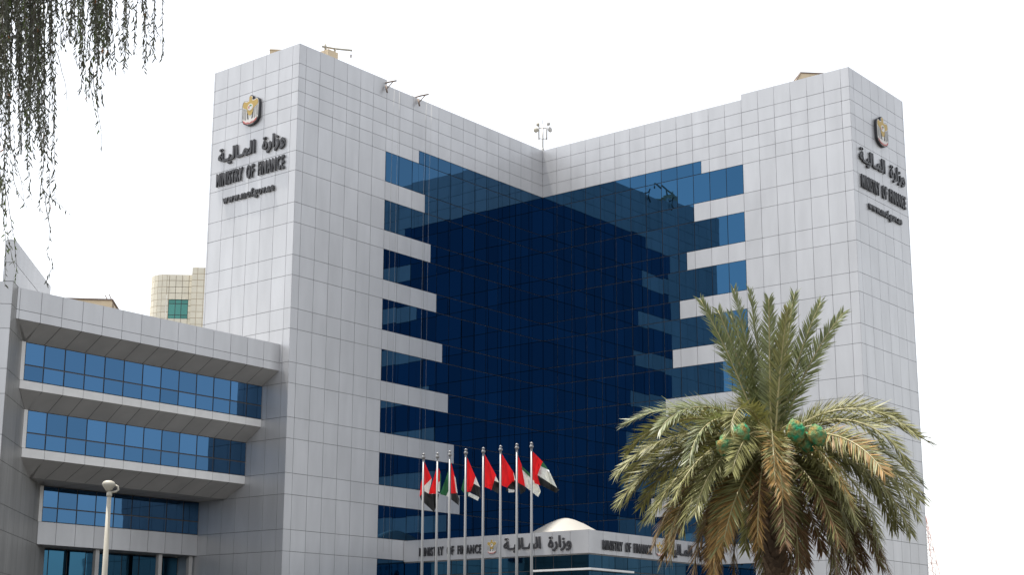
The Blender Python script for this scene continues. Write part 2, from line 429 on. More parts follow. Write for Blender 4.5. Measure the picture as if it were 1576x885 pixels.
def emblem(O, eu, n, uc, z0, z1, wdt, label, flat=False):
    root = empty('emblem', O + eu * uc + EZ * z0, label, 'emblem', 'gold eagle emblems of the ministry')
    hgt = z1 - z0
    def P(x, y, d): return O + eu * (uc + x * wdt) + EZ * (z0 + (y + .61) / 1.22 * hgt) + n * d
    flip = eu.cross(EZ).dot(n) < 0
    def poly(mb, pts, d0, d1, mi=0):
        if flip: pts = pts[::-1]
        k = len(mb.v); N = len(pts)
        mb.v += [P(x, y, d0) for x, y in pts] + [P(x, y, d1) for x, y in pts]
        mb.face(tuple(range(k + N, k + 2 * N)), mi)
        for i in range(N): mb.face((k + i, k + (i + 1) % N, k + N + (i + 1) % N, k + N + i), mi)
    def sym(h): return h + [(-x, y) for x, y in reversed(h) if abs(x) > 1e-6]
    out = sym([(0, -.61), (.16, -.60), (.38, -.50), (.48, -.36), (.50, .20), (.47, .36), (.38, .44), (.20, .40), (.10, .44), (.105, .54), (.06, .60), (0, .61)])
    b = .05 if flat else .22
    if not flat:
        mb = MB(); poly(mb, out, .03, b); mb.build('backing', M['letter'], root)
    sh = [(x * .91, y * .94) for x, y in out]
    mb = MB(); poly(mb, sh, b, b + .03); mb.build('wing_feathers', M['ewhite'], root)
    mb = MB(); poly(mb, sym([(0, -.22), (.10, -.18), (.16, -.06), (.17, .04), (.27, .10), (.40, .16), (.44, .24), (.41, .34), (.35, .39), (.21, .345), (.075, .37), (.08, .49), (.045, .55), (0, .565)]), b + .03, b + .05); mb.build('eagle_body', M['gold'], root)
    for s in (1, -1):
        mb = MB()
        for (xa, ya, xb, yb, ww) in ((.20, .04, .15, -.34, .014), (.27, .07, .25, -.36, .013), (.34, .10, .34, -.34, .012), (.40, .13, .41, -.28, .01), (.15, -.10, .09, -.36, .018)):
            poly(mb, [(s * x, y) for x, y in ([(xa - ww / 2, ya), (xb - ww, yb), (xb + ww, yb), (xa + ww / 2, ya)][::s])], b + .03, b + .045)
        mb.build('feather_pattern', M['letter'], root)
    ring = lambda r, cy: [(r * math.cos(t * math.pi / 8), cy + r * math.sin(t * math.pi / 8) * .9) for t in range(16)]
    mb = MB(); poly(mb, ring(.15, .12), b + .05, b + .065); mb.build('roundel', M['ewhite'], root)
    mb = MB(); poly(mb, [(-.10, .16), (-.10, .08), (-.04, .06), (-.04, .18)], b + .065, b + .075); mb.build('roundel_red', M['ered'], root)
    mb = MB(); poly(mb, [(-.03, .15), (.09, .15), (.07, .20), (-.03, .21)], b + .065, b + .075); mb.build('roundel_green', M['egreen'], root)
    mb = MB(); poly(mb, [(-.40, -.36), (-.28, -.44), (0, -.48), (.28, -.44), (.40, -.36), (.36, -.46), (.22, -.53), (0, -.56), (-.22, -.53), (-.36, -.46)][::-1], b + .03, b + .06); mb.build('scroll', M['ered'], root)
    mb = MB()
    for k in range(7):
        x = -.24 + .08 * k; y = -.525 + abs(x) * .17
        poly(mb, [(x - .022, y), (x + .022, y), (x + .022, y + .04), (x - .022, y + .04)], b + .06, b + .065)
    mb.build('scroll_lettering', M['ewhite'], root)
    return root

OL, OR_ = W(30, 0, 0), W(0, 30, 0)
G1, G2, G3 = 'english name signs of the ministry', 'arabic name signs of the ministry', 'web address signs'
emblem(OL, EB, EA, -5.0, 42.03, 44.47, 1.98, 'gold and white eagle emblem high on the left end wall of the tower')
sign_line('name_sign', AR, OL, EB, EA, -8.67, -1.10, 39.42, 40.85, 'dark Arabic lettering under the eagle emblem on the left end of the tower', .03, arabic=True, group=G2)
sign_line('name_sign', 'MINISTRY OF FINANCE', OL, EB, EA, -8.83, -1.12, 37.80, 38.90, 'raised dark capitals MINISTRY OF FINANCE on the left end wall of the tower', .025, group=G1)
sign_line('web_sign', 'www.mof.gov.ae', OL, EB, EA, -7.92, -2.13, 36.10, 36.95, 'raised web address on the brighter left end wall of the tower', .03, group=G3)
emblem(OR_, -EA, EB, 5.05, 42.25, 44.77, 2.05, 'gold and white eagle emblem high on the shaded right end wall of the tower')
sign_line('name_sign', AR, OR_, -EA, EB, 1.02, 9.1, 39.75, 41.25, 'dark Arabic lettering on the shaded right end wall of the tower', .03, arabic=True, group=G2)
sign_line('name_sign', 'MINISTRY OF FINANCE', OR_, -EA, EB, 1.1, 9.05, 37.95, 39.05, 'raised dark capitals MINISTRY OF FINANCE on the shaded right end wall of the tower', .025, group=G1)
sign_line('web_sign', 'www.mof.gov.ae', OR_, -EA, EB, 2.15, 8.1, 36.25, 37.1, 'raised web address on the shaded right end wall of the tower', .03, group=G3)
PL, PR = W(PA, 0, 0), W(0, PB, 0)
sign_line('name_sign', 'MINISTRY OF FINANCE', PL, EB, EA, 1.62, 7.8, 9.73, 10.40, 'dark capitals MINISTRY OF FINANCE behind the flagpoles on the pavilion band', .02, depth=.08, group=G1)
emblem(PL, EB, EA, 8.75, 9.62, 10.72, .92, 'small pale eagle emblem between the two name signs behind the flagpoles', flat=True)
sign_line('name_sign', AR, PL, EB, EA, 9.85, 15.95, 9.60, 10.72, 'dark Arabic lettering beside the small eagle emblem on the pavilion band', .03, depth=.08, arabic=True, group=G2)
sign_line('name_sign', 'MINISTRY OF FINANCE', PR, -EA, EB, -15.95, -9.75, 9.68, 10.38, 'dark capitals MINISTRY OF FINANCE on the pavilion face partly behind palm fronds', .02, depth=.08, group=G1)
emblem(PR, -EA, EB, -8.75, 9.62, 10.72, .92, 'small pale eagle emblem on the pavilion face behind the palm', flat=True)
sign_line('name_sign', AR, PR, -EA, EB, -7.65, -1.55, 9.60, 10.72, 'dark Arabic lettering on the pavilion face mostly behind the palm', .03, depth=.08, arabic=True, group=G2)

# ------------------------------------------------------------------ things on the roofs
h1, h2 = at_z(416, 75.6, 49.3), at_z(1232, 111, 49.2)
r = empty('roof_hut', (h1.x + 2, h1.y + 1, 46.4), 'small tan roof hut showing above the left end parapet of the tower', 'roof hut', 'tan huts on the roofs')
m = MB(); m.box(h1.x, h1.x + 3.5, h1.y, h1.y + 2.5, 46.4, 49.22); m.build('hut_wall', M['tan'], r)
m = MB(); m.box(h1.x - .06, h1.x + 3.56, h1.y - .06, h1.y + 2.56, 49.22, 49.32); m.build('hut_roof', M['tan'], r)
r = empty('roof_hut', (h2.x + 2, h2.y + 1, 46.4), 'small tan roof hut with a sloping side on the right wing of the tower', 'roof hut', 'tan huts on the roofs')
m = MB(); m.hexa([(h2.x - 1.6, h2.y, 46.4), (h2.x + 3, h2.y, 46.4), (h2.x + 3, h2.y + 2.5, 46.4), (h2.x - 1.6, h2.y + 2.5, 46.4), (h2.x, h2.y, 49.12), (h2.x + 3, h2.y, 49.12), (h2.x + 3, h2.y + 2.5, 49.12), (h2.x, h2.y + 2.5, 49.12)]); m.build('hut_wall', M['tan'], r)
m = MB(); m.box(h2.x - .03, h2.x + 3.05, h2.y - .05, h2.y + 2.55, 49.12, 49.22); m.build('hut_roof', M['rust'], r)
m = MB(); m.tube([(h2.x - 1.65, h2.y - .05, 46.4), (h2.x - .02, h2.y - .05, 49.12)], .05, n=6); m.build('hut_strut', M['rust'], r)
# cleaning crane
r = empty('roof_crane', W(24.5, -2.5, 46.4), 'tan window cleaning crane with a long jib on the left roof', 'crane')
m = MB(); m.abox(24.0, 25.1, -3.0, -2.0, 46.4, 49.15); m.build('crane_body', M['tan'], r)
m = MB(); m.tube([W(24.9, -2.5, 49.15), W(24.95, -2.5, 49.75)], .09); m.tube([W(24.0, -2.5, 49.15), W(23.8, -2.5, 49.75)], .09); m.build('crane_post', M['cream'], r)
m = MB(); m.tube([W(25.25, -2.5, 49.42), W(23.9, -2.5, 49.68), W(22.0, -2.5, 50.16)], .085); m.build('jib', M['cream'], r)
m = MB(); m.tube([W(22.06, -2.5, 50.1), W(22.06, -2.5, 49.75)], .02); m.box(-.06, .06, -.06, .06, -.22, 0, M=lambda x, y, z: W(22.06, -2.5, 49.75) + Vector((x, y, z))); m.build('hook', M['rust'], r)
for a, lab in ((20.6, 'rusty rope davit at the roof step of the left wing'), (16.75, 'rusty rope davit over the left wing parapet nearer the inner corner')):
    zt = 47.0
    r = empty('rope_davit', W(a, -.6, 46.4), lab, 'davit', 'rope davits on the parapet')
    m = MB(); m.tube([W(a, -.55, 46.4), W(a, -.55, zt + .35)], .06); m.tube([W(a + .15, .35, zt - .75), W(a + .1, .12, zt - .1)], .07); m.build('davit_post', M['rust'], r)
    m = MB(); m.tube([W(a + .12, -.9, zt + .12), W(a - .1, .3, zt + .22), W(a - .5, .75, zt + .35)], .065); m.tube([W(a + .05, .1, zt - .45), W(a - .3, .55, zt + .25)], .04); m.build('davit_arm', M['rust'], r)
    for q, da in enumerate((-.45, -.05)):
        m = MB(); m.tube([W(a - .45 + da * 1.6, .5, zt + .3), W(a - .5 + da * 1.6, .28, 40), W(a - .55 + da * 1.6, .2, 10)], .007, n=4)
        m.build('cleaning_rope', M['steel'], r)
# aerial mast
MA = W(-.6, -.45, 46.4)
r = empty('aerial_mast', MA, 'steel aerial mast with dishes on the roof at the inner corner', 'aerial mast')
m = MB(); m.tube([MA, MA + EZ * 3.4], .08); m.tube([MA + EZ * 3.4, MA + EZ * 4.1], .03)
for k in range(3):
    an = k * 2.094 + .3; m.tube([MA + Vector((.5 * math.cos(an), .5 * math.sin(an), .2)), MA + EZ * 1.2], .045)
m.build('mast_tube', M['steel'], r)
m = MB()
for zz in (2.0, 3.0): m.tube([MA + Vector((-.38, -.05, zz)), MA + Vector((.38, -.05, zz))], .05)
for x in (-.36, .36): m.tube([MA + Vector((x, -.05, 1.9)), MA + Vector((x, -.05, 3.5))], .065)
m.build('cross_frame', M['steel'], r)
for x, zz, rr, ax in ((-.62, 2.75, .24, (-.5, -1, 0)), (.62, 2.85, .26, (.7, -1, 0)), (.5, 3.4, .18, (.2, -1, .1)), (-.45, 3.3, .17, (-.8, -.6, 0))):
    m = MB(); c = MA + Vector((x, -.15, zz))
    m.lathe(c, [(.06, -.12), (rr, 0), (rr, .06), (rr * .8, .1), (.02, .12)], n=12, ax=Vector(ax)); m.build('dish', M['cream'] if x < 0 else M['steel'], r)
# tan penthouse on the low wing roof
q = W(32.4, -18, 0)
r = empty('penthouse', (q.x - 2, q.y + 2, 24.3), 'tan penthouse with a roof ladder behind the low wing parapet', 'penthouse')
m = MB(); m.box(q.x - 4.6, q.x, q.y, q.y + 4, 24.3, 29.72); m.build('penthouse_wall', M['tan'], r)
m = MB(); m.box(q.x - 4.7, q.x + .1, q.y - .1, q.y + 4.1, 29.72, 29.84); m.build('penthouse_roof', M['rust'], r)
m = MB()
for b in (-18.4, -18.9):
    m.tube([W(31.4, b, 26), W(32.0, b, 29.7), W(32.4, b, 30.3)], .04)
for k in range(9): m.tube([W(31.45 + k * .07, -18.4, 26.5 + k * .42), W(31.45 + k * .07, -18.9, 26.5 + k * .42)], .02)
m.build('ladder', M['rust'], r)

# ------------------------------------------------------------------ beige block behind
BB = Vector((-46.13, 115.3, 0)); ang = rad(-3)
ex = Vector((math.cos(ang), math.sin(ang), 0)); ey = Vector((-math.sin(ang), math.cos(ang), 0))
blk = empty('apartment_block', BB + ex * 9 + ey * 8, 'beige tiled block with a rounded corner and one green window behind the tower', 'building')
ZT = 63.5
m = MB(); rows = [ZT - 1.05 * i for i in range(26)] + [0]
win = (.35, 3.5, ZT - 6.75, ZT - 3.85)
us = [-.05 + 1.06 * i for i in range(18)]
wu = [us[0], .35, 1.4, 2.45, 3.5] + [u for u in us if u > 4]
for i in range(len(wu) - 1):
    for j in range(len(rows) - 1):
        if 0 < i < 4 and j in (4, 5, 6): continue
        m.panel(BB, ex, -ey, wu[i], wu[i + 1], rows[j + 1], rows[j], gap=.07)
m.back(BB, ex, -ey, us[0], us[-1], 0, ZT, depth=.3)
R_ = 3.0; N = 6
cc = BB - ex * .05 + ey * R_
prev = None
for k in range(N):
    t0, t1 = math.pi / 2 * k / N, math.pi / 2 * (k + 1) / N
    q0 = cc + (-ex * math.sin(t0) - ey * math.cos(t0)) * R_; q1 = cc + (-ex * math.sin(t1) - ey * math.cos(t1)) * R_
    eu = (q1 - q0); L = eu.length; eu.normalize(); n = eu.cross(EZ); n = -n if n.dot(q0 - cc) < 0 else n
    for j in range(len(rows) - 1): m.panel(q0, eu, n, 0, L, rows[j + 1] - .0, rows[j], gap=.06)
    m.back(q0, eu, n, 0, L, 0, ZT)
o2 = BB - ex * (R_ + .05) + ey * R_
m.grid(o2, ey, -ex, [0, 4, 8, 12], rows, gap=.06)
m.quad([BB + ey * .1 + EZ * (ZT - .1), BB + ex * 17.9 + ey * .1 + EZ * (ZT - .1), BB + ex * 17.9 + ey * 14 + EZ * (ZT - .1), BB - ex * 3 + ey * 14 + EZ * (ZT - .1), BB - ex * 3 + ey * 3 + EZ * (ZT - .1)], 0)
m.build('block_wall', [M['beige'], M['beige_joint']], blk)
zlo = min(r for r in rows if r > win[2] - 1.2)
m = MB(); m.grid(BB + ey * .12, ex, -ey, [win[0], win[0] + 1.1, win[0] + 2.05, win[1]], [rows[4] + .0, rows[4] - .7, rows[6] - .45, rows[7]], gap=.1, depth=.05); m.build('window', [M['green_glass'], M['mullion']], blk)
m = MB(); SX = 4.05
m.grid(BB - ey * .8 + ex * SX, ex, -ey, [0, .9, 1.95, 3, 4, 5], [ZT + 1.0 - 1.05 * i for i in range(26)] + [0], gap=.07)
m.grid(BB - ey * .8 + ex * SX, ey, -ex, [0, .8], [ZT + 1.0 - 1.05 * i for i in range(26)] + [0], gap=.07)
m.quad([BB + ex * SX - ey * .8 + EZ * (ZT + .98), BB + ex * (SX + 5) - ey * .8 + EZ * (ZT + .98), BB + ex * (SX + 5) + ey * 3 + EZ * (ZT + .98), BB + ex * SX + ey * 3 + EZ * (ZT + .98)])
m.lathe(BB + ex * (SX + .6) - ey * .3 + EZ * (ZT + 1.0), [(.22, 0), (.22, .15), (.1, .25)], n=10)
m.build('stair_tower', [M['beige'], M['beige_joint']], blk)
# far lattice mast
LM = Vector((97.2, 163.7, 0))
m = MB(); H = 31.0
def leg(k, zz): 
    hw = .12 + (H - zz) * .135; return LM + Vector((hw * (1 if k in (0, 3) else -1), hw * (1 if k < 2 else -1), zz))
for k in range(4): m.tube([leg(k, 0), leg(k, H)], .06, n=4)
lev = [H - .0, H - 2, H - 4.2, H - 6.6, H - 9.2, H - 12.5, H - 16.5, H - 22, 0]
for i in range(len(lev) - 1):
    for k in range(4):
        j = (k + 1) % 4
        m.tube([leg(k, lev[i]), leg(j, lev[i + 1])], .035, n=4); m.tube([leg(j, lev[i]), leg(k, lev[i + 1])], .035, n=4); m.tube([leg(k, lev[i + 1]), leg(j, lev[i + 1])], .035, n=4)
M['mast_red'] = mat('haze_red_steel', (.45, .27, .24), .7)  # pinkish paleness of distance haze put into the base colour
tag(m.build('lattice_mast', M['mast_red'], loc=LM), 'thin reddish lattice mast far behind the right end of the tower', 'mast')

# ------------------------------------------------------------------ flagpoles and flags
PX = [(652, 698), (673.5, 697), (692.5, 694), (717, 691), (744, 689), (770.5, 686), (795.5, 683), (818, 681)]
PLAB = ['first', 'second', 'third', 'fourth', 'fifth', 'sixth', 'seventh', 'eighth']
tops = [at_z(x, y, 12.0) for x, y in PX]
def flagpole(P, lab):
    b = Vector((P.x, P.y, 0))
    r = empty('flagpole', b, lab, 'flagpole', 'silver flagpoles in front of the tower')
    m = MB(); m.tube([b, b + EZ * 6, b + EZ * 11.72], [.07, .066, .05], n=12); m.build('pole', M['pole'], r)
    m = MB(); m.lathe(b + EZ * 11.7, [(.03, 0), (.09, .05), (.1, .1), (.07, .17), (.02, .2)], n=12); m.lathe(b + EZ * 11.88, [(.015, 0), (.065, .03), (.075, .07), (.05, .11), (.01, .13)], n=12); m.build('finial', M['pole'], r)
    m = MB(); m.lathe(b, [(.2, 0), (.2, .05), (.12, .12), (.1, .3)], n=12); m.build('pole_base', M['steel'], r)
for i, p in enumerate(tops):
    flagpole(p, f'{PLAB[i]} flagpole from the left in the row of eight before the tower')
def zc(X, Y): return (630 + X / 4.316, 680 + Y / 4.316)
FL = [
 [('red', [(100, 135), (148, 245), (98, 300), (96, 200)]), ('red', [(95, 225), (97, 372), (68, 365), (78, 270)]), ('whitec', [(98, 295), (148, 245), (146, 270), (128, 348), (101, 332)]), ('black', [(70, 364), (101, 331), (128, 347), (160, 350), (165, 470), (80, 392)])],
 [('red', [(185, 160), (186, 346), (128, 348), (160, 250)]), ('red', [(188, 160), (206, 205), (207, 270), (190, 300)]), ('green', [(203, 200), (210, 225), (208, 345), (200, 300)]), ('whitec', [(191, 270), (205, 265), (201, 335), (191, 330)]), ('black', [(158, 348), (188, 345), (197, 350), (192, 385), (165, 472)])],
 [('green', [(264, 180), (268, 315), (246, 362), (204, 351)]), ('whitec', [(268, 312), (267, 372), (245, 361)]), ('red', [(277, 135), (302, 235), (314, 345), (277, 346)]), ('whitec', [(296, 225), (306, 240), (320, 345), (310, 335)]), ('black', [(277, 345), (318, 344), (331, 382), (328, 425), (277, 385)])],
 [('red', [(384, 105), (440, 235), (412, 332), (382, 336)]), ('whitec', [(440, 233), (470, 306), (426, 282)]), ('black', [(408, 332), (427, 280), (471, 304), (476, 372), (458, 368), (438, 352)]), ('green', [(366, 232), (374, 352), (344, 320)]), ('green', [(384, 330), (396, 345), (390, 362)]), ('whitec', [(391, 340), (401, 339), (464, 370), (455, 394), (391, 362)])],
 [('red', [(501, 85), (577, 225), (548, 321), (501, 302)]), ('whitec', [(573, 228), (599, 277), (564, 262)]), ('black', [(564, 260), (599, 275), (593, 347), (546, 321)])],
 [('red', [(613, 80), (692, 205), (699, 250), (690, 322), (613, 292)]), ('whitec', [(692, 205), (706, 258), (692, 262)]), ('black', [(692, 258), (706, 258), (702, 322), (638, 332), (652, 302), (690, 318)]), ('whitec', [(656, 314), (699, 322), (697, 337), (659, 339)])],
 [('red', [(717, 80), (746, 155), (756, 215), (777, 306), (717, 272)]), ('green', [(746, 162), (804, 215), (804, 242), (750, 192)]), ('whitec', [(750, 188), (804, 240), (856, 285), (873, 331), (856, 369), (770, 300)]), ('black', [(717, 270), (777, 304), (772, 330), (738, 352)])],
 [('red', [(817, 65), (887, 135), (850, 202), (870, 291), (815, 272)]), ('green', [(887, 133), (927, 192), (870, 168)]), ('whitec', [(872, 163), (927, 190), (983, 312), (850, 228)]), ('black', [(850, 222), (983, 309), (997, 322), (975, 342), (868, 288)])],
]
FLAB = ['drooping red, white and black flag with a long black tip on the first pole', 'folded mostly red flag overlapping the black tip on the second pole', 'furled flag with its green stripe hanging left of the third pole', 'red and black flag with a white lower corner and green edge on the fourth pole',
        'broad red flag with a small white wedge on the fifth pole', 'widest plain red flag with a thin white edge on the sixth pole', 'flag with a long white and green stripe flown from the seventh pole', 'fully spread red, green, white and black flag on the rightmost pole']
for i, polys in enumerate(FL):
    P = tops[i]; dep = (P - CP).dot(CF)
    bm = bmesh.new(); mats = []
    for q, (mk, pts) in enumerate(polys):
        if M[mk] not in mats: mats.append(M[mk])
        px = [zc(*p) for p in pts]
        vs = [bm.verts.new((x, y, q * .012)) for x, y in px]
        f = bm.faces.new(vs); f.material_index = mats.index(M[mk])
        tri = bmesh.ops.triangulate(bm, faces=[f])['faces']
        bmesh.ops.subdivide_edges(bm, edges=list({e for ff in tri for e in ff.edges}), cuts=5, use_grid_fill=True)
    for v in bm.verts:
        x, y, off = v.co
        dx = x - PX[i][0]
        # folds run down and outwards from the hoist; they grow towards the fly
        ph = (dx * .8 - (y - PX[i][1]) * .18) * .55 + i
        amp = min(.2, .008 * abs(dx) + .02)
        h = amp * math.sin(ph) + .06 * math.sin(ph * 2.3 + 1)* min(1, abs(dx) / 8) - .012 * dx + (-.16 if dx > 0 else .1) * min(1, abs(dx) / 4)
        v.co = at(x, y, dep + h - 2.5 * off) - P
    me = bpy.data.meshes.new('flag'); bm.to_mesh(me); bm.free()
    for mm in mats: me.materials.append(mm)
    for p_ in me.polygons: p_.use_smooth = True
    o = bpy.data.objects.new('flag', me); col.objects.link(o); o.location = P
    tag(o, FLAB[i], 'flag', 'flags on the row of poles')

# ------------------------------------------------------------------ street lamps
def lamp(top, lab, ang=0):
    b = Vector((top.x, top.y, 0)); H = top.z
    r = empty('street_lamp', b, lab, 'street lamp', 'cream street lamps')
    m = MB(); m.tube([b, b + EZ * (H * .5), b + EZ * (H - .1)], [.10, .08, .058], n=14); m.lathe(b, [(.2, 0), (.2, .04), (.13, .1), (.12, .5)], n=14); m.build('pole', M['cream'], r)
    hd = b + EZ * H; ca, sa = math.cos(ang), math.sin(ang)
    T = lambda x, y, z: hd + Vector((x * ca - y * sa, x * sa + y * ca, z))
    m = MB()
    prof = [(-.02, .05, .0), (.07, .12, .05), (.14, .185, .14), (.15, .19, .17), (.12, .16, .215), (.06, .10, .24), (.01, .02, .245)]
    n = 16; base = len(m.v)
    for hx, hy, zz in [(abs(a_) + .01, b_, c_) for a_, b_, c_ in prof]:
        for k in range(n):
            an = 2 * math.pi * k / n; e = lambda t: math.copysign(abs(t) ** .7, t)
            m.v.append(T(-.03 + hx * 1.12 * e(math.cos(an)), hy * .8 * e(math.sin(an)), zz * 1.3 - .02))
    for i in range(len(prof) - 1):
        for k in range(n):
            a_, b_ = base + i * n + k, base + i * n + (k + 1) % n; m.face((a_, b_, b_ + n, a_ + n), 0, .5, True)
    m.face(tuple(base + k for k in reversed(range(n)))); m.face(tuple(base + (len(prof) - 1) * n + k for k in range(n)))
    m.build('lamp_head', M['cream'], r)
    m = MB(); m.tube([T(.05, 0, -.02), T(.17, 0, .0), T(.235, 0, .05), T(.215, 0, .14), T(.15, 0, .17)], [.03, .03, .03, .028, .026], n=8); m.build('bracket', M['cream'], r)
    m = MB(); m.lathe(hd - EZ * .14, [(.065, 0), (.075, .03), (.075, .1), (.05, .14)], n=12); m.build('collar', M['cream'], r)
L1 = at_z(168.5, 757, 6.25)
lamp(L1, 'cream street lamp standing alone before the low office wing')
L2 = at(1095.5, 806, 45)
lamp(L2, 'cream lamp pole mostly hidden behind the palm fronds')

# ------------------------------------------------------------------ date palm
M['palm_green'] = mat('palm_leaflet_green', (.17, .19, .082), .45, var=.35, spec=.5, trans=.2)
M['palm_olive'] = mat('palm_leaflet_olive', (.20, .195, .075), .52, var=.4, spec=.35, trans=.15)
M['palm_dry'] = mat('palm_leaflet_dry', (.28, .17, .055), .55, var=.4, spec=.3, trans=.15)
M['palm_brown'] = mat('palm_leaflet_brown', (.15, .085, .04), .6, var=.4, spec=.3, trans=.1)
M['rachis'] = mat('palm_rachis', (.30, .26, .12), .45, noise=.15, nscale=5)
M['bark'] = mat('palm_bark', (.14, .095, .06), .9, var=.35, noise=.3, nscale=9, bump=.02, bscale=20)
M['fruit'] = mat('netted_dates', (.02, .24, .12), .85, spec=.15, col2=(.27, .19, .06), nscale=7, bump=.05, bscale=18)
CRN = at(1187, 692, 30.0)
RX = Vector((CR.x, CR.y, 0)).normalized(); FY = Vector((CF.x, CF.y, 0)).normalized()
pb = Vector((CRN.x, CRN.y, 0)) + RX * .03
palm = empty('date_palm', pb, 'tall date palm with an upright green top and a drooping brown skirt of fronds', 'palm tree')
m = MB()
hts = [0, .3, 1.5, 3, 4.2, 4.9, 5.4, CRN.z + .05]; rs = [.34, .27, .22, .20, .21, .235, .25, .12]
axis = lambda h: pb + (CRN - Vector((0, 0, CRN.z)) - pb) * (h / CRN.z) + EZ * h
m.tube([axis(h) for h in hts], rs, n=14)
rng = random.Random(3)
def rad_at(h):
    for i in range(len(hts) - 1):
        if hts[i] <= h <= hts[i + 1]: return rs[i] + (rs[i + 1] - rs[i]) * (h - hts[i]) / (hts[i + 1] - hts[i])
    return .12
h = .25; k = 0
while h < CRN.z - .1:                      # old leaf bases in a spiral round the trunk
    for q in range(7):
        an = q * 2 * math.pi / 7 + k * 2.4 + rng.uniform(-.12, .12); R0 = rad_at(h)
        d = Vector((math.cos(an), math.sin(an), 0)); e = Vector((-d.y, d.x, 0)); c = axis(h)
        up = rng.uniform(.13, .2) * (1 if h < 4.7 else 1.7); ou = rng.uniform(.03, .065) * (1 if h < 4.7 else 1.8); wd = .085
        v = rng.random()
        p0, p1 = c + d * (R0 - .03) - e * wd, c + d * (R0 - .03) + e * wd
        t0, t1 = c + d * (R0 + ou) - e * wd * .55 + EZ * up, c + d * (R0 + ou) + e * wd * .55 + EZ * up
        i0, i1 = c + d * (R0 - .03) - e * wd * .5 + EZ * up * .95, c + d * (R0 - .03) + e * wd * .5 + EZ * up * .95
        m.quad([p0, p1, t1, t0], 0, v); m.quad([t0, t1, i1, i0], 0, v); m.quad([p1, i1, t1], 0, v); m.quad([p0, t0, i0], 0, v)
    h += .105; k += 1
m.build('trunk', M['bark'], palm)
def frond(az, e0, length, droop, mk, leaf=.40, n=105, lift=.35, rl=None, sway=0, base=.0, curl=1.3, mk2=None):
    d0 = RX * math.cos(rad(az)) + FY * math.sin(rad(az)); side0 = d0.cross(EZ)
    p = CRN + d0 * .10 + EZ * (base + .02); pts = [p.copy()]; N = 22
    dirs = []
    for i in range(N):
        t = (i + .5) / N; e = rad(e0 - droop * t ** curl)
        hd = (d0 * math.cos(rad(sway * t)) + side0 * math.sin(rad(sway * t)))
        T = hd * math.cos(e) + EZ * math.sin(e); dirs.append(T); p = p + T * (length / N); pts.append(p.copy())
    m = MB()
    m.tube(pts, [.028 * (1 - .85 * i / N) + .004 for i in range(N + 1)], n=5, mi=1, var=.5)
    roll = rng.uniform(-.3, .3) if rl is None else rl
    for i in range(n):
        t = .13 + .87 * (i + rng.uniform(-.3, .3)) / n; t = min(max(t, .1), 1.0)
        f = t * N; j = min(int(f), N - 1); P = pts[j].lerp(pts[j + 1], f - j); T = dirs[j]
        sd = T.cross(EZ)
        if sd.length < .05: sd = side0.copy()
        sd.normalize(); up = sd.cross(T).normalized()
        sd, up = sd * math.cos(roll) + up * math.sin(roll), up * math.cos(roll) - sd * math.sin(roll)
        prof = min(1, .35 + (t - .1) * 3.2) * (1 if t < .6 else 1 - (t - .6) * 1.25)
        for s in (1, -1):
            if rng.random() < .04: continue
            L = leaf * prof * rng.uniform(.82, 1.12); fa = rad(58 - 30 * t + rng.uniform(-7, 7)); li = lift + rng.uniform(-.5, .5)
            D = (T * math.cos(fa) + sd * s * math.sin(fa) * math.cos(li) + up * math.sin(fa) * math.sin(li)).normalized()
            Wv = D.cross(up + sd * s * rng.uniform(-.5, .5)).normalized()
            wl = .0135 * rng.uniform(.8, 1.2); sag = -EZ * L * rng.uniform(.02, .14)
            b0, b1, b2 = P, P + D * L * .5 + sag * .3, P + D * L + sag
            v = rng.random(); mi = 2 if (mk2 and rng.random() < (t - .25) * 1.1) else 0
            q = len(m.v); m.v += [b0 - Wv * wl * .5, b0 + Wv * wl * .5, b1 + Wv * wl, b1 - Wv * wl, b2]
            m.face((q, q + 1, q + 2, q + 3), mi, v); m.face((q + 3, q + 2, q + 4), mi, v)
    m.build('frond', [M[mk], M['rachis'], M[mk2 or mk]], palm)
# upright heart
for az, e0, L, dr, mk, rl in [(180, 71, 3.2, 8, 'palm_green', 1.1), (178, 82, 3.25, 4, 'palm_green', .8), (150, 88, 3.2, 6, 'palm_green', .2), (8, 83, 3.15, 5, 'palm_green', -.7), (2, 76, 3.1, 12, 'palm_green', -1.0),
                              (0, 70, 3.1, 20, 'palm_green', -1.1), (265, 84, 2.9, 8, 'palm_green', 0), (60, 78, 2.9, 14, 'palm_green', -.5), (140, 80, 2.9, 12, 'palm_green', .5), (300, 82, 2.7, 8, 'palm_olive', 0), (175, 76, 2.9, 8, 'palm_green', -.9)]:
    frond(az, e0, L, dr, mk, leaf=.42, lift=.3, rl=rl, curl=1.6, n=120)
# arching middle
MID = [(172, 48, 3.05, 82), (192, 40, 3.1, 92), (150, 50, 3.0, 95), (205, 50, 2.9, 100), (8, 50, 2.95, 76), (-10, 36, 3.1, 76), (25, 45, 3.1, 85), (-25, 48, 3.0, 98), (120, 52, 2.8, 100), (65, 50, 2.9, 98),
       (235, 56, 2.5, 118), (180, 26, 3.2, 78), (-4, 20, 3.1, 76), (163, 30, 3.15, 88), (15, 28, 3.2, 84), (222, 40, 3.0, 110), (-40, 38, 3.1, 105), (90, 40, 3.0, 100)]
for i, (az, e, L, dr) in enumerate(MID):
    frond(az, e, L, dr, 'palm_olive' if i % 3 else 'palm_green', leaf=.50, n=118, sway=rng.uniform(-12, 12), curl=1.15, rl=rng.uniform(-.6, .6))
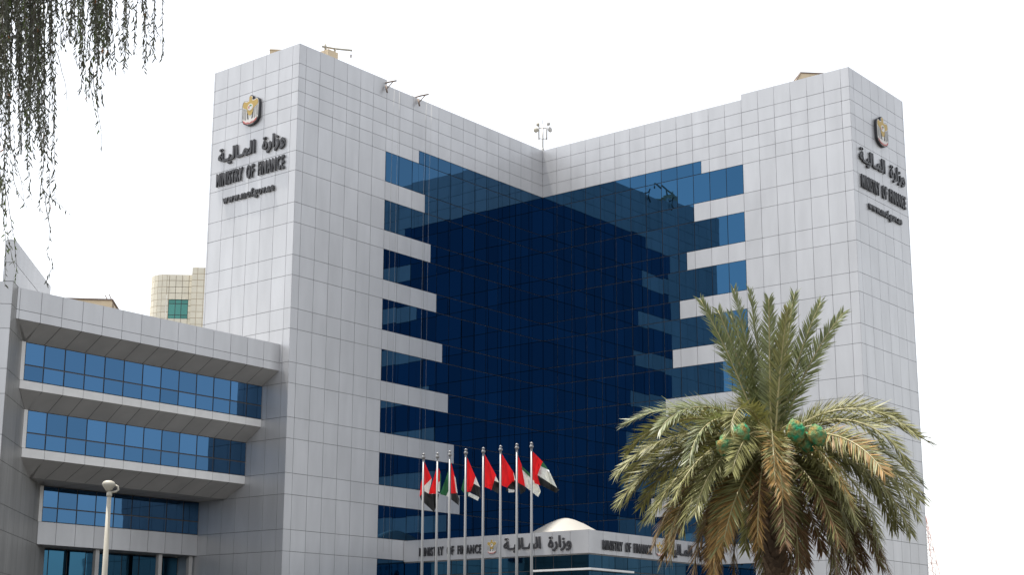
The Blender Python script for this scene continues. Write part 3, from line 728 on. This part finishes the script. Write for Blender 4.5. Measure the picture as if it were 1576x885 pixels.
# hanging skirt
SK = []
for i in range(34): SK.append((i * 360 / 34 + rng.uniform(-8, 8), rng.uniform(2, 26), rng.uniform(3.0, 3.35), rng.uniform(68, 92), 0))
for i in range(36): SK.append((i * 360 / 36 + rng.uniform(-8, 8), rng.uniform(-34, 0), rng.uniform(2.8, 3.3), rng.uniform(50, 76), -.08))
for az, e, L, dr, bs in SK:
    lft = math.cos(rad(az)) < -.2
    low = e < 2
    mk = 'palm_brown' if low and rng.random() < .55 else 'palm_olive'
    mk2 = 'palm_dry' if (lft and low and rng.random() < .8) or rng.random() < .2 else ('palm_brown' if low else None)
    frond(az, e, L, dr, mk, leaf=.52, n=118, lift=.1, sway=rng.uniform(-14, 14), base=bs, curl=.9, mk2=mk2, rl=rng.uniform(-.8, .8))
for dx, dy, dz, s in ((-48, 26, -1.75, .18), (-70, 10, -1.8, .17), (-60, 16, -1.5, .15), (38, 30, -1.7, .18), (70, 24, -1.8, .17), (54, 14, -1.6, .15)):
    c = at(1187 + dx, 692 - dy, 30.0 + dz)
    m = MB(); pr = []
    for i in range(9):
        t = i / 8; pr.append((max(.015, s * math.sin(math.pi * (.08 + .9 * t)) ** .7 * (1 + .06 * math.sin(i * 2.3))), (t - .5) * s * 2.4))
    k0 = len(m.v); m.lathe(c, pr, n=14, ax=(RX * (.35 if dx < 0 else -.3) + EZ))
    for v_ in m.v[k0:]: v_ += (v_ - c) * rng.uniform(-.12, .12) - EZ * rng.uniform(0, .05)
    m.tube([CRN + EZ * .05, (CRN + c) / 2 + EZ * .22, c + EZ * s], .016, n=5, mi=1)
    m.build('date_bunch', [M['fruit'], M['rachis']], palm)

# ------------------------------------------------------------------ weeping tree
M['leaf_dark'] = mat('narrow_leaf', (.07, .075, .046), .5, var=.55, spec=.45, trans=.12)
M['leaf_green'] = mat('narrow_leaf_green', (.07, .10, .02), .5, var=.35, spec=.4, trans=.3)
M['leaf_rust'] = mat('withered_leaf', (.30, .11, .035), .7, var=.3, trans=.2)
M['twig'] = mat('twig_bark', (.10, .085, .07), .8)
M['tree_bark'] = mat('tree_bark', (.16, .13, .10), .95, noise=.3, nscale=6, bump=.03, bscale=12)
rng = random.Random(11)
tb = at(-330, 500, 15.5); tb = Vector((tb.x, tb.y, 0))
tree = empty('weeping_tree', tb, 'weeping tree whose long leafy twigs hang into the upper left of the view', 'tree')
fork = Vector((tb.x + .3, tb.y, 6.0))
m = MB(); m.tube([tb, tb + Vector((.1, 0, 1.8)), tb + Vector((.2, .05, 3.6)), fork], [.34, .26, .22, .2], n=12); m.build('trunk', M['tree_bark'], tree)
ends = [at(30, -200, 14.2), at(150, -200, 14.8), at(255, -190, 14.0), at(-60, -170, 13.2), at(60, -230, 16.2)]
for e in ends:
    mid = fork.lerp(e, .45) + EZ * .95
    q1 = fork.lerp(mid, .5) + EZ * .25
    m = MB(); m.tube([fork, q1, mid, mid.lerp(e, .5) + EZ * .22, e], [.14, .10, .07, .045, .02], n=8); m.build('limb', M['tree_bark'], tree)
lf = MB()
def leaf(P, D, L, wd, mi):
    up = Vector((rng.uniform(-1, 1), rng.uniform(-1, 1), rng.uniform(-.3, .3))); Wv = D.cross(up)
    if Wv.length < .05: Wv = RX.copy()
    Wv.normalize(); bend = D.cross(Wv) * L * rng.uniform(-.22, .22); v = rng.random(); q = len(lf.v)
    lf.v += [P, P + D * L * .33 + Wv * wd + bend * .7, P + D * L * .33 - Wv * wd + bend * .7, P + D * L * .7 + Wv * wd * .75 + bend, P + D * L * .7 - Wv * wd * .75 + bend, P + D * L]
    lf.face((q, q + 2, q + 1), mi, v); lf.face((q + 1, q + 2, q + 4, q + 3), mi, v); lf.face((q + 3, q + 4, q + 5), mi, v)
def strand(x0, y0, x1, y1, d, step=.019, bare=.0, green=.12, side=True):
    a, b = at(x0, y0, d), at(x1, y1, d + rng.uniform(-.12, .12)); L = (a - b).length; n = max(3, int(L / .07))
    pts = []; wx = 0; wy = 0; ph = rng.uniform(0, 6)
    for i in range(n + 1):
        t = i / n; wx += rng.uniform(-.008, .008); wy += rng.uniform(-.008, .008)
        pts.append(a.lerp(b, t) + RX * (wx + .02 * math.sin(t * 5 + ph)) + FY * wy)
    lf.tube(pts, [.0035 * (1 - .75 * i / n) + .0007 for i in range(n + 1)], n=4, mi=1, cap=False)
    g = rng.random() < green
    s = rng.uniform(0, step)
    while s < L:
        t = s / L; f = t * n; j = min(int(f), n - 1); P = pts[j].lerp(pts[j + 1], f - j)
        if t > bare or rng.random() < .25:
            an = rng.uniform(0, 6.28); sp = rng.uniform(.12, 1.05)
            D = (-EZ + (RX * math.cos(an) + FY * math.sin(an)) * sp).normalized()
            leaf(P, D, rng.uniform(.04, .075), rng.uniform(.0055, .0085), 3 if rng.random() < .004 else (2 if g and rng.random() < .6 else 0))
        s += step * rng.uniform(.5, 1.5)
CL = [(-12, 85, 50, 160, 40, .018, .25), (0, 60, 140, 200, 14, .021, .12), (15, 62, 170, 250, 12, .021, .1), (44, 78, 210, 330, 11, .021, .08), (55, 76, 300, 372, 3, .022, .0), (-10, 14, 140, 200, 8, .02, .1), (-10, 16, 220, 360, 8, .026, .15), (12, 40, 200, 290, 5, .028, .1),
      (84, 120, 15, 80, 12, .021, .1), (116, 168, 50, 110, 30, .018, .3), (124, 158, 110, 165, 8, .021, .1), (158, 196, 40, 112, 11, .022, .05), (198, 246, 55, 118, 10, .022, .02)]
for x0, x1, y0, y1, c, st, gr in CL:
    for i in range(c):
        x = rng.uniform(x0, x1); y = rng.uniform(y0, y1)
        strand(x + rng.uniform(-10, 10), rng.uniform(-210, -150), x, y, rng.uniform(13.5, 15.0), st, green=gr)
for x0, y0, x1, y1, st in ((73, 300, 78, 402, .05), (78, 398, 74, 436, .018), (18, 255, 36, 318, .03), (14, 190, 34, 330, .2), (66, 290, 104, 330, .03), (70, 190, 88, 215, .05), (85, 60, 105, 176, .3), (140, 90, 152, 205, .035), (146, 110, 150, 236, .2),
                           (5, 250, 25, 412, .05), (2, 260, 6, 440, .04), (236, 20, 250, 70, .03), (12, 280, 30, 432, .05)):
    strand(x0, y0, x1, y1, 14.2, st, green=.5 if y1 > 400 else .1)
lf.build('foliage', [M['leaf_dark'], M['twig'], M['leaf_green'], M['leaf_rust']], tree)
